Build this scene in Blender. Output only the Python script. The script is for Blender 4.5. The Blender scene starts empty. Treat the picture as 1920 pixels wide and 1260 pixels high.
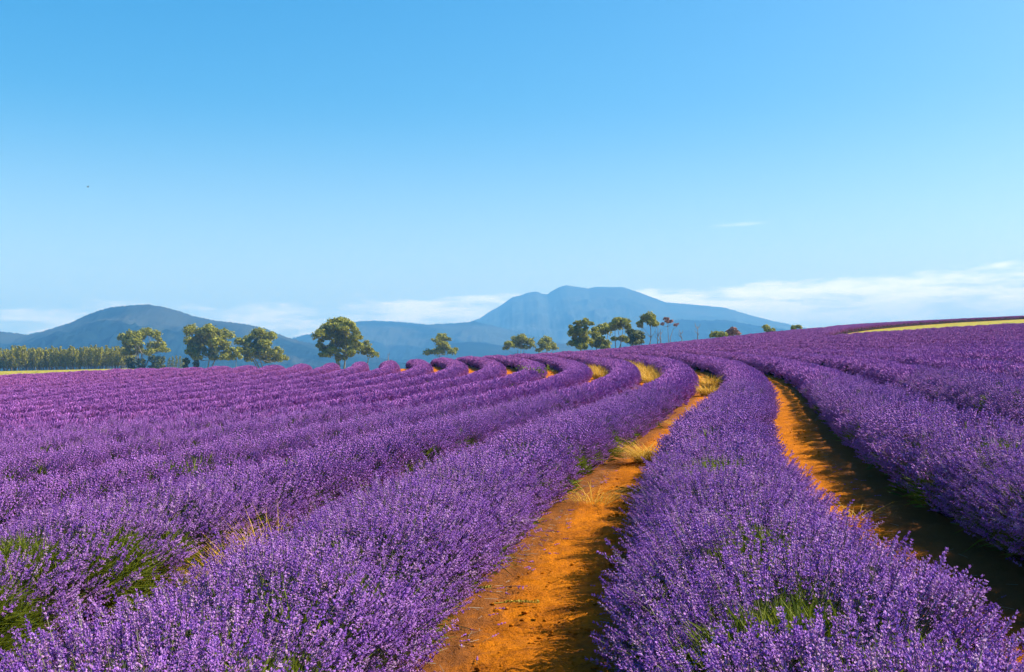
import bpy, bmesh, math, random
import numpy as np
from mathutils import Vector, Matrix

random.seed(7)
rng = np.random.default_rng(7)
scene = bpy.context.scene
COL = scene.collection

# ------------------------------------------------------------------ camera
EYE = 1.55
FPX, CXP, YHOR = 2000.0, 960.0, 705.0
cam_data = bpy.data.cameras.new('camera')
cam_data.sensor_width = 36.0
cam_data.lens = 36.0 * FPX / 1920.0
cam_data.clip_start = 0.05
cam_data.clip_end = 60000.0
cam = bpy.data.objects.new('camera', cam_data)
COL.objects.link(cam)
cam.location = (0, 0, EYE)
cam.rotation_euler = (math.radians(90) + math.atan((YHOR - 630.0) / FPX), 0, 0)
scene.camera = cam

# ------------------------------------------------------------------ sky and sun
SUN_ELEV = math.radians(44)
SUN_AZ = math.radians(78)          # clockwise from the viewing direction (+Y) towards +X
world = bpy.data.worlds.new('World')
scene.world = world
world.use_nodes = True
wt = world.node_tree
wt.nodes.clear()
def wn(t, **kw):
    n = wt.nodes.new(t)
    for k, v in kw.items():
        setattr(n, k, v)
    return n
def wmath(op, a, b=None, c=None):
    n = wn('ShaderNodeMath', operation=op)
    for i, v in enumerate((a, b, c)):
        if v is None: continue
        if isinstance(v, (int, float)): n.inputs[i].default_value = v
        else: wt.links.new(v, n.inputs[i])
    return n.outputs[0]
out = wn('ShaderNodeOutputWorld')
bg = wn('ShaderNodeBackground')
bg.inputs['Strength'].default_value = 0.08
sky = wn('ShaderNodeTexSky')
sky.sky_type = 'NISHITA'
sky.sun_disc = False
sky.sun_elevation = SUN_ELEV
sky.sun_rotation = SUN_AZ
sky.altitude = 300
sky.air_density = 1.0
sky.dust_density = 2.3
sky.ozone_density = 2.0
hs = wn('ShaderNodeHueSaturation')
hs.inputs['Saturation'].default_value = 1.56
hs.inputs['Hue'].default_value = 0.49
wt.links.new(sky.outputs[0], hs.inputs['Color'])
# thin cloud bank low round the whole horizon, one faint streak layer above it
tc = wn('ShaderNodeTexCoord')
sep = wn('ShaderNodeSeparateXYZ')
wt.links.new(tc.outputs['Generated'], sep.inputs[0])
mp = wn('ShaderNodeMapping')
mp.inputs['Scale'].default_value = (14, 14, 90)
wt.links.new(tc.outputs['Generated'], mp.inputs['Vector'])
n1 = wn('ShaderNodeTexNoise')
n1.inputs['Scale'].default_value = 1.0
n1.inputs['Detail'].default_value = 6
n1.inputs['Roughness'].default_value = 0.62
wt.links.new(mp.outputs[0], n1.inputs['Vector'])
mp2 = wn('ShaderNodeMapping')
mp2.inputs['Scale'].default_value = (40, 40, 160)
wt.links.new(tc.outputs['Generated'], mp2.inputs['Vector'])
n2 = wn('ShaderNodeTexNoise')
n2.inputs['Scale'].default_value = 1.0
n2.inputs['Detail'].default_value = 5
wt.links.new(mp2.outputs[0], n2.inputs['Vector'])
edge = wmath('ADD', wmath('MULTIPLY', sep.outputs[0], 0.040), 0.081)
nz = wmath('MULTIPLY', wmath('SUBTRACT', n2.outputs[0], 0.5), 0.03)
dist = wmath('SUBTRACT', wmath('ADD', edge, nz), sep.outputs[2])       # >0 below the bank's upper rim
mr = wn('ShaderNodeMapRange', interpolation_type='SMOOTHSTEP')
mr.inputs[1].default_value = -0.004; mr.inputs[2].default_value = 0.016
wt.links.new(dist, mr.inputs[0])
mr2 = wn('ShaderNodeMapRange', interpolation_type='SMOOTHSTEP')
mr2.inputs[1].default_value = 0.36; mr2.inputs[2].default_value = 0.58
mr2.inputs[3].default_value = 0.3
wt.links.new(n1.outputs[0], mr2.inputs[0])
mr4 = wn('ShaderNodeMapRange', interpolation_type='SMOOTHSTEP')
mr4.inputs[1].default_value = 0.018; mr4.inputs[2].default_value = 0.055; mr4.inputs[3].default_value = 1.0; mr4.inputs[4].default_value = 0.45
wt.links.new(dist, mr4.inputs[0])
cover = wmath('MULTIPLY', wmath('MULTIPLY', wmath('MULTIPLY', mr.outputs[0], mr2.outputs[0]), mr4.outputs[0]), 0.64)
wz = wmath('SUBTRACT', sep.outputs[2], wmath('ADD', wmath('MULTIPLY', sep.outputs[0], 0.05), 0.128))   # one thin streak above the bank
wa = wmath('POWER', wmath('DIVIDE', wz, 0.0022), 2.0)
wb = wmath('POWER', wmath('DIVIDE', wmath('SUBTRACT', sep.outputs[0], 0.208), 0.034), 2.0)
wisp = wmath('MULTIPLY', wmath('EXPONENT', wmath('MULTIPLY', wmath('ADD', wa, wb), -1.0)), wmath('MULTIPLY', n2.outputs[0], 0.42))
cover = wmath('MAXIMUM', cover, wmath('MULTIPLY', wisp, wmath('GREATER_THAN', sep.outputs[1], 0.0)))
mr3 = wn('ShaderNodeMapRange', interpolation_type='SMOOTHSTEP')                # thin pale veil towards the horizon
mr3.inputs[1].default_value = 0.26; mr3.inputs[2].default_value = 0.03; mr3.inputs[3].default_value = 0.0; mr3.inputs[4].default_value = 0.15
wt.links.new(sep.outputs[2], mr3.inputs[0])
cover = wmath('MAXIMUM', cover, mr3.outputs[0])
mix = wn('ShaderNodeMix', data_type='RGBA')
wt.links.new(cover, mix.inputs['Factor'])
wt.links.new(hs.outputs[0], mix.inputs['A'])
mix.inputs['B'].default_value = (13.0, 12.6, 11.6, 1)
wt.links.new(mix.outputs['Result'], bg.inputs['Color'])
wt.links.new(bg.outputs[0], out.inputs['Surface'])

sun_data = bpy.data.lights.new('sun', 'SUN')
sun_data.energy = 5.0
sun_data.angle = math.radians(0.53)
sun_data.color = (1.0, 0.94, 0.84)
sun = bpy.data.objects.new('sun', sun_data)
COL.objects.link(sun)
sd = Vector((math.sin(SUN_AZ) * math.cos(SUN_ELEV), math.cos(SUN_AZ) * math.cos(SUN_ELEV), math.sin(SUN_ELEV)))
sun.rotation_euler = (-sd).to_track_quat('-Z', 'Y').to_euler()
sun.location = (60, 20, 80)

vs = scene.view_settings
vs.view_transform = 'Standard'
vs.look = 'None'
vs.exposure = 1.3
vs.gamma = 1.0
scene.cycles.use_denoising = True
scene.cycles.use_adaptive_sampling = True
scene.cycles.adaptive_threshold = 0.025
scene.cycles.volume_bounces = 0
scene.cycles.max_bounces = 6
scene.cycles.diffuse_bounces = 1
scene.cycles.transparent_max_bounces = 8

# ------------------------------------------------------------------ helpers
def tag(o, label=None, cat=None, group=None, kind=None):
    if label: o['label'] = label
    if cat: o['category'] = cat
    if group: o['group'] = group
    if kind: o['kind'] = kind
    return o
def mesh_obj(name, verts, faces, mat=None, parent=None, smooth=False, link=True):
    me = bpy.data.meshes.new(name)
    me.from_pydata([tuple(v) for v in verts] if not isinstance(verts, np.ndarray) else verts.tolist(), [], faces if isinstance(faces, list) else faces.tolist())
    if smooth:
        me.polygons.foreach_set('use_smooth', [True] * len(me.polygons))
    if mat: me.materials.append(mat)
    o = bpy.data.objects.new(name, me)
    if link: COL.objects.link(o)
    if parent: o.parent = parent
    return o
def empty(name, loc):
    o = bpy.data.objects.new(name, None)
    o.empty_display_size = 0.3
    o.location = loc
    COL.objects.link(o)
    return o

def material(name):
    m = bpy.data.materials.new(name)
    m.use_nodes = True
    nt = m.node_tree
    b = nt.nodes['Principled BSDF']
    return m, nt, b
def nd(nt, t, **kw):
    n = nt.nodes.new(t)
    for k, v in kw.items(): setattr(n, k, v)
    return n
ALBEDO = 0.83
def ramp(nt, src, stops, k=ALBEDO):
    r = nd(nt, 'ShaderNodeValToRGB')
    e = r.color_ramp.elements
    while len(e) < len(stops): e.new(0.5)
    for i, (p, c) in enumerate(stops):
        e[i].position = p
        e[i].color = (*[q * k for q in c], 1)
    nt.links.new(src, r.inputs[0])
    return r.outputs[0]
def mixc(nt, fac, a, b, mode='MIX'):
    n = nd(nt, 'ShaderNodeMix', data_type='RGBA', blend_type=mode)
    for sock, v in (('Factor', fac), ('A', a), ('B', b)):
        if isinstance(v, (int, float)): n.inputs[sock].default_value = v
        elif isinstance(v, tuple): n.inputs[sock].default_value = (*v, 1)
        else: nt.links.new(v, n.inputs[sock])
    return n.outputs['Result']

# 2-D value noise
_T = np.random.default_rng(3).random((256, 256))
def vnoise(x, y):
    xi = np.floor(x).astype(int); yi = np.floor(y).astype(int)
    fx = x - xi; fy = y - yi
    fx = fx * fx * (3 - 2 * fx); fy = fy * fy * (3 - 2 * fy)
    a = _T[xi & 255, yi & 255]; b = _T[(xi + 1) & 255, yi & 255]
    c = _T[xi & 255, (yi + 1) & 255]; d = _T[(xi + 1) & 255, (yi + 1) & 255]
    return (a * (1 - fx) + b * fx) * (1 - fy) + (c * (1 - fx) + d * fx) * fy - 0.5

# ------------------------------------------------------------------ lie of the land
TC = np.array([[-7.85, -7.07, -6.28, -5.48, -4.68, -3.87, -3.05, -2.24, -1.42, -0.6, 0.22], [-7.02, -6.25, -5.48, -4.7, -3.9, -3.09, -2.28, -1.46, -0.64, 0.17, 0.98], [-6.17, -5.44, -4.69, -3.92, -3.12, -2.32, -1.5, -0.68, 0.13, 0.94, 1.75], [-5.3, -4.61, -3.9, -3.14, -2.35, -1.54, -0.72, 0.1, 0.91, 1.7, 2.5], [-4.37, -3.78, -3.12, -2.39, -1.59, -0.76, 0.07, 0.88, 1.68, 2.46, 3.24], [-3.37, -2.94, -2.37, -1.65, -0.83, 0.02, 0.86, 1.66, 2.44, 3.21, 3.97], [-2.22, -2.09, -1.65, -0.93, -0.07, 0.81, 1.65, 2.43, 3.19, 3.94, 4.68], [-0.88, -1.24, -0.94, -0.21, 0.67, 1.58, 2.42, 3.18, 3.92, 4.65, 5.37], [0.58, -0.22, -0.04, 0.59, 1.45, 2.31, 3.13, 3.9, 4.63, 5.34, 6.05], [1.71, 1.23, 1.47, 1.81, 2.41, 3.13, 3.89, 4.63, 5.34, 6.04, 6.73], [2.76, 2.64, 2.79, 3.05, 3.49, 4.07, 4.73, 5.4, 6.08, 6.74, 7.41], [3.83, 3.88, 4.01, 4.25, 4.6, 5.07, 5.63, 6.23, 6.85, 7.47, 8.1], [4.91, 5.03, 5.18, 5.4, 5.7, 6.09, 6.56, 7.09, 7.65, 8.23, 8.82], [6.0, 6.14, 6.31, 6.52, 6.78, 7.12, 7.52, 7.98, 8.48, 9.01, 9.56], [7.08, 7.24, 7.42, 7.61, 7.85, 8.13, 8.48, 8.87, 9.32, 9.81, 10.31]])
NXT, NYT = TC.shape
def _bs(t):
    return np.stack([(1 - t) ** 3, 3 * t ** 3 - 6 * t ** 2 + 4, -3 * t ** 3 + 3 * t ** 2 + 3 * t + 1, t ** 3], -1) / 6
def slope_field(X, Y):
    u = np.clip((X + 160) / 20, 1, NXT - 2.001); v = np.clip((Y + 20) / 20, 1, NYT - 2.001)
    i = u.astype(int); j = v.astype(int)
    bu = _bs(u - i); bv = _bs(v - j)
    z = 0
    for a in range(4):
        for b in range(4):
            z = z + TC[np.clip(i - 1 + a, 0, NXT - 1), np.clip(j - 1 + b, 0, NYT - 1)] * bu[..., a] * bv[..., b]
    return z
# brow of the hill, by bearing t = X/Y (scaled): distance, and its elevation
BT = np.array([-400, 0, 240, 400, 560, 700, 860, 1000, 1130, 1300, 1480, 1600, 1700, 1800, 1920, 2300])
BR = np.array([96, 96, 98, 91, 86, 85, 90, 92, 100, 115, 142, 185, 220, 250, 280, 330.])
BY = np.array([714, 701, 689, 685, 681, 676, 667, 660.5, 653, 636, 617.5, 607.5, 601.5, 596.5, 591, 578.])
TR = np.array([-3, -5, 2, 16, 22, 22, 22, 22, 20, 16, 14, 12, 12, 12, 12, 12.])
def bearing(X, Y):
    az = np.clip(np.arctan2(X, Y), -1.0, 1.0)
    return CXP + FPX * np.tan(az), np.cos(az)
def sstep(t):
    t = np.clip(t, 0, 1)
    return t * t * (3 - 2 * t)
def brow_radius(X, Y):
    b, c = bearing(X, Y)
    return np.interp(b, BT, BR)
def height(X, Y):
    X = np.asarray(X, float); Y = np.asarray(Y, float)
    R = np.hypot(X, Y) + 1e-6
    b, c = bearing(X, Y)
    Rc = np.interp(b, BT, BR); ys = np.interp(b, BT, BY); tr = np.interp(b, BT, TR)
    e = (YHOR - ys) / FPX
    zc = EYE + e * Rc * c - 0.8
    near = slope_field(X, Y)
    at_c = slope_field(X / R * Rc, Y / R * Rc)
    near1 = near + (zc - at_c) * sstep((R / Rc - 0.35) / 0.65)
    Rb = 60.0                                        # the long even rise on the right
    eb = (slope_field(X / R * Rb, Y / R * Rb) - EYE) / (Rb * c)
    u = np.clip((1 / Rb - 1 / np.maximum(R, 20)) / (1 / Rb - 1 / Rc), -0.6, 1.02)
    rise = EYE + R * c * (eb + ((zc - EYE) / (Rc * c) - eb) * u)
    near2 = near + (rise - near) * sstep((R - 42) / 36)
    wr = sstep((b - 1280) / 220)
    near = near1 * (1 - wr) + near2 * wr
    dl = 0.8 / (Rc * c)
    k1 = sstep((R / Rc - 1) / 0.7)
    k2 = sstep((R - 190) / 130)
    drop = dl * (1 - k1) + 0.0125 * k1
    drop = drop * (1 - k2) + tr / FPX * k2
    far = EYE + R * c * (e - drop)
    k3 = sstep((R - 520) / 900)
    far = far * (1 - k3) + (-34.0) * k3
    w = sstep((R / Rc - 0.97) / 0.06)
    return near * (1 - w) + far * w
def h1(x, y):
    return float(height(np.array([x]), np.array([y]))[0])
# grass track across the upper field (bearing -> near and far distance)
ST = np.array([1545, 1580, 1640, 1700, 1800, 1920, 2100, 2400])
S1 = np.array([105, 109, 115, 121, 132, 142, 158, 175.])
S2 = np.array([112, 140, 172, 197, 235, 262, 288, 318.])
def in_track(X, Y, pad=0.0):
    b, c = bearing(X, Y)
    R = np.hypot(X, Y)
    return (b > 1545) & (R > np.interp(b, ST, S1) - pad) & (R < np.interp(b, ST, S2) + pad)
def beyond_track(X, Y):
    b, c = bearing(X, Y)
    R = np.hypot(X, Y)
    return (b > 1545) & (R >= np.interp(b, ST, S2))

# master planting line: centre of the wide path
PITCH = 2.3025
SK = np.linspace(-30, 150, 14)
KC = np.array([0.02, 0.02, 0.0205, 0.00979, -0.00137, -0.00729, -0.00827, -0.0068, -0.0047, -0.00257, -0.00045, 0.00166, 0.00376, 0.00587])
DS = 0.1
SS = np.arange(-30, 230, DS)
_th = np.cumsum(np.interp(SS, SK, KC)) * DS
_i0 = int(np.argmin(abs(SS)))
_th = _th - _th[_i0] + 0.0223
_x = np.cumsum(np.sin(_th)) * DS; _y = np.cumsum(np.cos(_th)) * DS
_x = _x - _x[_i0] - 0.329; _y = _y - _y[_i0]

# ------------------------------------------------------------------ ground
def soil_material():
    m, nt, b = material('red_soil_and_grass')
    geo = nd(nt, 'ShaderNodeNewGeometry')
    at = nd(nt, 'ShaderNodeAttribute', attribute_name='cover')
    nA = nd(nt, 'ShaderNodeTexNoise'); nA.inputs['Scale'].default_value = 1.7; nA.inputs['Detail'].default_value = 8; nA.inputs['Roughness'].default_value = 0.7
    nB = nd(nt, 'ShaderNodeTexNoise'); nB.inputs['Scale'].default_value = 34; nB.inputs['Detail'].default_value = 6; nB.inputs['Roughness'].default_value = 0.7
    for n in (nA, nB): nt.links.new(geo.outputs['Position'], n.inputs['Vector'])
    c1 = ramp(nt, nA.outputs[0], [(0.28, (0.19, 0.055, 0.006)), (0.45, (0.47, 0.142, 0.005)), (0.6, (0.62, 0.196, 0.006)), (0.75, (0.72, 0.25, 0.016))])
    c2 = ramp(nt, nB.outputs[0], [(0.34, (0.34, 0.30, 0.30)), (0.46, (0.85, 0.83, 0.8)), (0.7, (1.0, 1.0, 1.0))], 1.0)
    soil = mixc(nt, 0.85, c1, c2, 'MULTIPLY')
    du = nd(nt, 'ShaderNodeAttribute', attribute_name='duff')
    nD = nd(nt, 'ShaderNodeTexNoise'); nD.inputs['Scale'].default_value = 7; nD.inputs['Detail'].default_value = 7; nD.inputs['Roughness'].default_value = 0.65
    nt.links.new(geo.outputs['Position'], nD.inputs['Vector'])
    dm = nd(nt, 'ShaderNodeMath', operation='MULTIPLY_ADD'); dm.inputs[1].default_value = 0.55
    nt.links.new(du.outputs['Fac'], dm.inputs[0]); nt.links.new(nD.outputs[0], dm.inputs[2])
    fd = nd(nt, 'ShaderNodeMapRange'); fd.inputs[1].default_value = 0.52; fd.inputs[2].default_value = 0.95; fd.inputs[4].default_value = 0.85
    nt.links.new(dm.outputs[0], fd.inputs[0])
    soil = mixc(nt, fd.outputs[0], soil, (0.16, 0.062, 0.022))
    nC = nd(nt, 'ShaderNodeTexNoise'); nC.inputs['Scale'].default_value = 0.6; nC.inputs['Detail'].default_value = 6
    nt.links.new(geo.outputs['Position'], nC.inputs['Vector'])
    grass = ramp(nt, nC.outputs[0], [(0.35, (0.14, 0.16, 0.022)), (0.5, (0.32, 0.28, 0.04)), (0.65, (0.40, 0.31, 0.07))])
    far = ramp(nt, nC.outputs[0], [(0.3, (0.05, 0.075, 0.03)), (0.7, (0.10, 0.12, 0.05))])
    f1 = nd(nt, 'ShaderNodeMapRange'); nt.links.new(at.outputs['Fac'], f1.inputs[0])
    f2 = nd(nt, 'ShaderNodeMapRange'); f2.inputs[1].default_value = 1; f2.inputs[2].default_value = 2; nt.links.new(at.outputs['Fac'], f2.inputs[0])
    col = mixc(nt, f1.outputs[0], soil, grass)
    col = mixc(nt, f2.outputs[0], col, far)
    nt.links.new(col, b.inputs['Base Color'])
    b.inputs['Roughness'].default_value = 1.0
    b.inputs['Specular IOR Level'].default_value = 0.05
    bp = nd(nt, 'ShaderNodeBump'); bp.inputs['Strength'].default_value = 1.0; bp.inputs['Distance'].default_value = 0.035
    nt.links.new(nB.outputs[0], bp.inputs['Height'])
    nt.links.new(bp.outputs[0], b.inputs['Normal'])
    return m
SOIL = soil_material()
def build_ground():
    az = np.concatenate([np.radians(np.linspace(-36, 36, 430)), np.radians(np.linspace(36, 324, 44)[1:-1])])
    rr = np.concatenate([np.geomspace(0.7, 160, 420), np.geomspace(160, 900, 60)[1:], np.geomspace(900, 10500, 20)[1:]])
    A, Rr = np.meshgrid(az, rr)
    X = Rr * np.sin(A); Y = Rr * np.cos(A)
    Z = height(X, Y)
    near = np.clip((60 - Rr) / 40, 0, 1)
    Z = Z + near * (vnoise(X * 1.3, Y * 1.3) * 0.05 + vnoise(X * 4.1 + 9, Y * 4.1) * 0.035 + vnoise(X * 13 + 3, Y * 13) * 0.030 + vnoise(X * 31, Y * 31) * 0.018)
    na, nr = len(az), len(rr)
    V = np.stack([X, Y, Z], -1).reshape(-1, 3)
    i = np.arange(nr - 1)[:, None]; j = np.arange(na)[None]
    j2 = (j + 1) % na
    Fq = np.stack([i * na + j + 0 * i, i * na + j2, (i + 1) * na + j2, (i + 1) * na + j], -1).reshape(-1, 4)
    V = np.vstack([V, [[0, 0, 0]]])
    faces = Fq[:, ::-1].tolist() + [[na * nr and na * nr, k, (k + 1) % na][::-1] for k in range(na)]
    o = mesh_obj('ground', V, faces, SOIL, smooth=True)
    Rc = brow_radius(X, Y)
    cov = np.where(Rr > Rc + 9, 1.0, 0.0)
    cov = np.maximum(cov, in_track(X, Y) * 1.0)
    cov = np.where(Rr > 480, 1 + np.clip((Rr - 480) / 150, 0, 1), cov)
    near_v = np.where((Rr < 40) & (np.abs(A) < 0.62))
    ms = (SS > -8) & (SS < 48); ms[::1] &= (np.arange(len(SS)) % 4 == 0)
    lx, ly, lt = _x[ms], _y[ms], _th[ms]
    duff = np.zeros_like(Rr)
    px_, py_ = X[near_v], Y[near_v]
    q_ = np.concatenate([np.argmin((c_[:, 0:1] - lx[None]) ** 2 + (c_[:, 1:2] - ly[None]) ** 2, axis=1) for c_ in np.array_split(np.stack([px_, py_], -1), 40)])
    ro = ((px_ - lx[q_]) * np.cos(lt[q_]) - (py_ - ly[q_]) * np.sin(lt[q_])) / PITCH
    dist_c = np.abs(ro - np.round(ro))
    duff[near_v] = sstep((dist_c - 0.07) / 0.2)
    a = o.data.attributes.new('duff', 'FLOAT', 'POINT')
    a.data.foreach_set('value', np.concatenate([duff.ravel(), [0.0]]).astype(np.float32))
    a = o.data.attributes.new('cover', 'FLOAT', 'POINT')
    a.data.foreach_set('value', np.concatenate([cov.ravel(), [0.0]]).astype(np.float32))
    tag(o, 'orange red soil of the lavender field with dry grass beyond', None, None, 'structure')
build_ground()

# ------------------------------------------------------------------ hills
def hill_material(name, ca, cb, cc, scale):
    m, nt, b = material(name)
    geo = nd(nt, 'ShaderNodeNewGeometry')
    n = nd(nt, 'ShaderNodeTexNoise'); n.inputs['Scale'].default_value = scale; n.inputs['Detail'].default_value = 9; n.inputs['Roughness'].default_value = 0.65
    nt.links.new(geo.outputs['Position'], n.inputs['Vector'])
    n2 = nd(nt, 'ShaderNodeTexNoise'); n2.inputs['Scale'].default_value = scale * 0.12; n2.inputs['Detail'].default_value = 4
    nt.links.new(geo.outputs['Position'], n2.inputs['Vector'])
    c = ramp(nt, n.outputs[0], [(0.35, ca), (0.6, cb)])
    f = nd(nt, 'ShaderNodeMapRange'); f.inputs[1].default_value = 0.54; f.inputs[2].default_value = 0.62
    nt.links.new(n2.outputs[0], f.inputs[0])
    nt.links.new(mixc(nt, f.outputs[0], c, cc), b.inputs['Base Color'])
    b.inputs['Roughness'].default_value = 1
    b.inputs['Specular IOR Level'].default_value = 0.0
    return m
def build_hill(name, label, prof, D, depth, mat, rough, seed, trees=0.0, base=-60.0, back=0.5):
    px = np.array([p[0] for p in prof], float); py = np.array([p[1] for p in prof], float)
    xs = np.arange(px[0], px[-1] + 1, 1.6)
    top = np.interp(xs, px, py)
    k = np.exp(-0.5 * (np.arange(-6, 7) / 1.1) ** 2); k /= k.sum()
    top = np.convolve(np.pad(top, 6, mode='edge'), k, mode='valid')
    r = np.random.default_rng(seed)
    T = np.concatenate([np.linspace(0, 1, 60), 1 + np.linspace(0.05, back, 8)])
    V = []
    for t in T:
        d = D - depth * (1 - t)
        X = (xs - CXP) / FPX * D * (0.5 + 0.5 * d / D)
        Yv = np.full_like(xs, d)
        ztop = EYE + (YHOR - top) / FPX * D
        s = t ** 1.25 if t <= 1 else 1 - ((t - 1) / back) ** 1.5 * 0.8
        z = base + (ztop - base) * s
        dd = np.full_like(X, d)
        g = sum(a_ * (0.5 - 2 * np.abs(vnoise(X / (D * q_) + seed * 7 + a_ * 50, dd / (D * q_) + seed))) for a_, q_ in ((1.0, 0.05), (0.55, 0.022), (0.3, 0.01), (0.15, 0.004)))
        amp = math.sin(math.pi * min(t, 1)) ** 0.8 if t < 1 else 0
        z = z + g * amp * rough * (ztop - base)
        if trees and 0.99 < t <= 1.01:
            z = z + trees * D / FPX * r.random(len(xs)) ** 2.5 * 1.6
        V.append(np.stack([X, Yv, z], -1))
    V = np.array(V); nt_, nx_ = V.shape[:2]
    F = [(a * nx_ + b, a * nx_ + b + 1, (a + 1) * nx_ + b + 1, (a + 1) * nx_ + b) for a in range(nt_ - 1) for b in range(nx_ - 1)]
    o = mesh_obj(name, V.reshape(-1, 3), F, mat, smooth=True)
    tag(o, label, None, None, 'structure')
HM1 = hill_material('wooded_hill', (0.001, 0.006, 0.008), (0.009, 0.020, 0.018), (0.03, 0.036, 0.028), 0.02)
HM2 = hill_material('far_mountain', (0.02, 0.03, 0.022), (0.05, 0.055, 0.04), (0.06, 0.06, 0.045), 0.006)
build_hill('mountain', 'long flat topped blue mountain', [(600, 660), (700, 640), (800, 618), (850, 611), (880, 604), (900, 597), (920, 583), (936, 575), (944, 569), (960, 558), (978, 553), (990, 548.5), (1006, 546.5), (1018, 551), (1026, 552), (1040, 543), (1052, 537), (1062, 535), (1085, 538), (1103, 541), (1118, 537.5), (1140, 538.5), (1168, 538), (1182, 543), (1196, 547), (1220, 556), (1248, 567), (1300, 571), (1360, 577), (1400, 589), (1450, 602), (1500, 612), (1600, 640), (1750, 690)], 6200, 2600, HM2, 0.12, 4, trees=0.7)
build_hill('hill', 'wooded ridge running between the two mountains', [(420, 690), (520, 645), (560, 631), (600, 623), (640, 609), (670, 603), (700, 602), (750, 604), (800, 609), (850, 607), (890, 603), (930, 612), (1000, 630), (1060, 645), (1160, 640), (1220, 608), (1280, 599), (1320, 602), (1360, 600), (1420, 611), (1500, 622), (1600, 650)], 4400, 1500, HM1, 0.15, 11, trees=1.5)
build_hill('hill', 'rounded forested hill behind the plantation', [(-420, 668), (-250, 628), (-120, 610), (-40, 618), (0, 622), (50, 628), (80, 622), (130, 606), (160, 592), (200, 578), (240, 573), (275, 571), (310, 577), (335, 584), (360, 593), (400, 601), (470, 610), (500, 618), (530, 630), (560, 640), (620, 652), (700, 668), (800, 690)], 2700, 1100, HM1, 0.17, 2, trees=1.5)
build_hill('hill', 'low pale foothill in the valley under the flat topped mountain', [(700, 690), (780, 668), (840, 645), (880, 641), (940, 648), (1000, 642), (1080, 646), (1180, 655), (1300, 680)], 3300, 800, HM1, 0.06, 21, trees=0.8)

# ------------------------------------------------------------------ haze
def build_haze():
    m = bpy.data.materials.new('valley_haze')
    m.use_nodes = True
    nt = m.node_tree
    nt.nodes.clear()
    o_ = nd(nt, 'ShaderNodeOutputMaterial')
    pv = nd(nt, 'ShaderNodeVolumePrincipled')
    pv.inputs['Color'].default_value = (0.11, 0.38, 0.86, 1)
    pv.inputs['Absorption Color'].default_value = (0.35, 0.35, 0.35, 1)
    pv.inputs['Density'].default_value = 0.00026
    pv.inputs['Anisotropy'].default_value = 0.0
    nt.links.new(pv.outputs[0], o_.inputs['Volume'])
    L = 11000; zb, zt = -240.0, 640.0
    v = [(x, y, z) for z in (zb, zt) for y in (-L, L) for x in (-L, L)]
    f = [(0, 2, 3, 1), (4, 5, 7, 6), (0, 1, 5, 4), (2, 6, 7, 3), (0, 4, 6, 2), (1, 3, 7, 5)]
    o = mesh_obj('haze', v, f, m)
    tag(o, 'thin blue haze over the valley', None, None, 'stuff')
build_haze()

# ------------------------------------------------------------------ lavender materials
def flower_material(name, mixed):
    m, nt, b = material(name)
    at = nd(nt, 'ShaderNodeAttribute', attribute_name='tint')
    oi = nd(nt, 'ShaderNodeObjectInfo')
    petal = ramp(nt, oi.outputs['Random'], [(0.0, (0.27, 0.09, 0.60)), (0.5, (0.41, 0.155, 0.72)), (0.92, (0.60, 0.29, 0.84)), (1.0, (0.58, 0.40, 0.64))] if mixed else [(0.0, (0.40, 0.145, 0.64)), (1.0, (0.48, 0.185, 0.72))], ALBEDO * 0.92)
    calyx = ramp(nt, oi.outputs['Random'], [(0.0, (0.20, 0.07, 0.24)), (1.0, (0.44, 0.23, 0.40))] if mixed else [(0.0, (0.29, 0.13, 0.31)), (1.0, (0.34, 0.16, 0.33))])
    stem = ramp(nt, oi.outputs['Random'], [(0.0, (0.09, 0.10, 0.05)), (1.0, (0.22, 0.21, 0.14))])
    f1 = nd(nt, 'ShaderNodeMapRange'); f1.inputs[2].default_value = 0.5; nt.links.new(at.outputs['Fac'], f1.inputs[0])
    f2 = nd(nt, 'ShaderNodeMapRange'); f2.inputs[1].default_value = 0.5; nt.links.new(at.outputs['Fac'], f2.inputs[0])
    mass = ramp(nt, oi.outputs['Random'], [(0.0, (0.43, 0.115, 0.35)), (1.0, (0.50, 0.145, 0.40))], ALBEDO * 0.86)
    f3 = nd(nt, 'ShaderNodeMapRange'); f3.inputs[1].default_value = 1.0; f3.inputs[2].default_value = 2.0; nt.links.new(at.outputs['Fac'], f3.inputs[0])
    c = mixc(nt, f2.outputs[0], mixc(nt, f1.outputs[0], stem, calyx), petal)
    c = mixc(nt, f3.outputs[0], c, mass)
    nt.links.new(c, b.inputs['Base Color'])
    b.inputs['Roughness'].default_value = 0.75
    b.inputs['Specular IOR Level'].default_value = 0.2
    tr = nd(nt, 'ShaderNodeBsdfTranslucent')
    nt.links.new(c, tr.inputs['Color'])
    ms = nd(nt, 'ShaderNodeMixShader'); ms.inputs[0].default_value = 0.12
    nt.links.new(b.outputs[0], ms.inputs[1]); nt.links.new(tr.outputs[0], ms.inputs[2])
    nt.links.new(ms.outputs[0], nt.nodes['Material Output'].inputs['Surface'])
    return m
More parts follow.
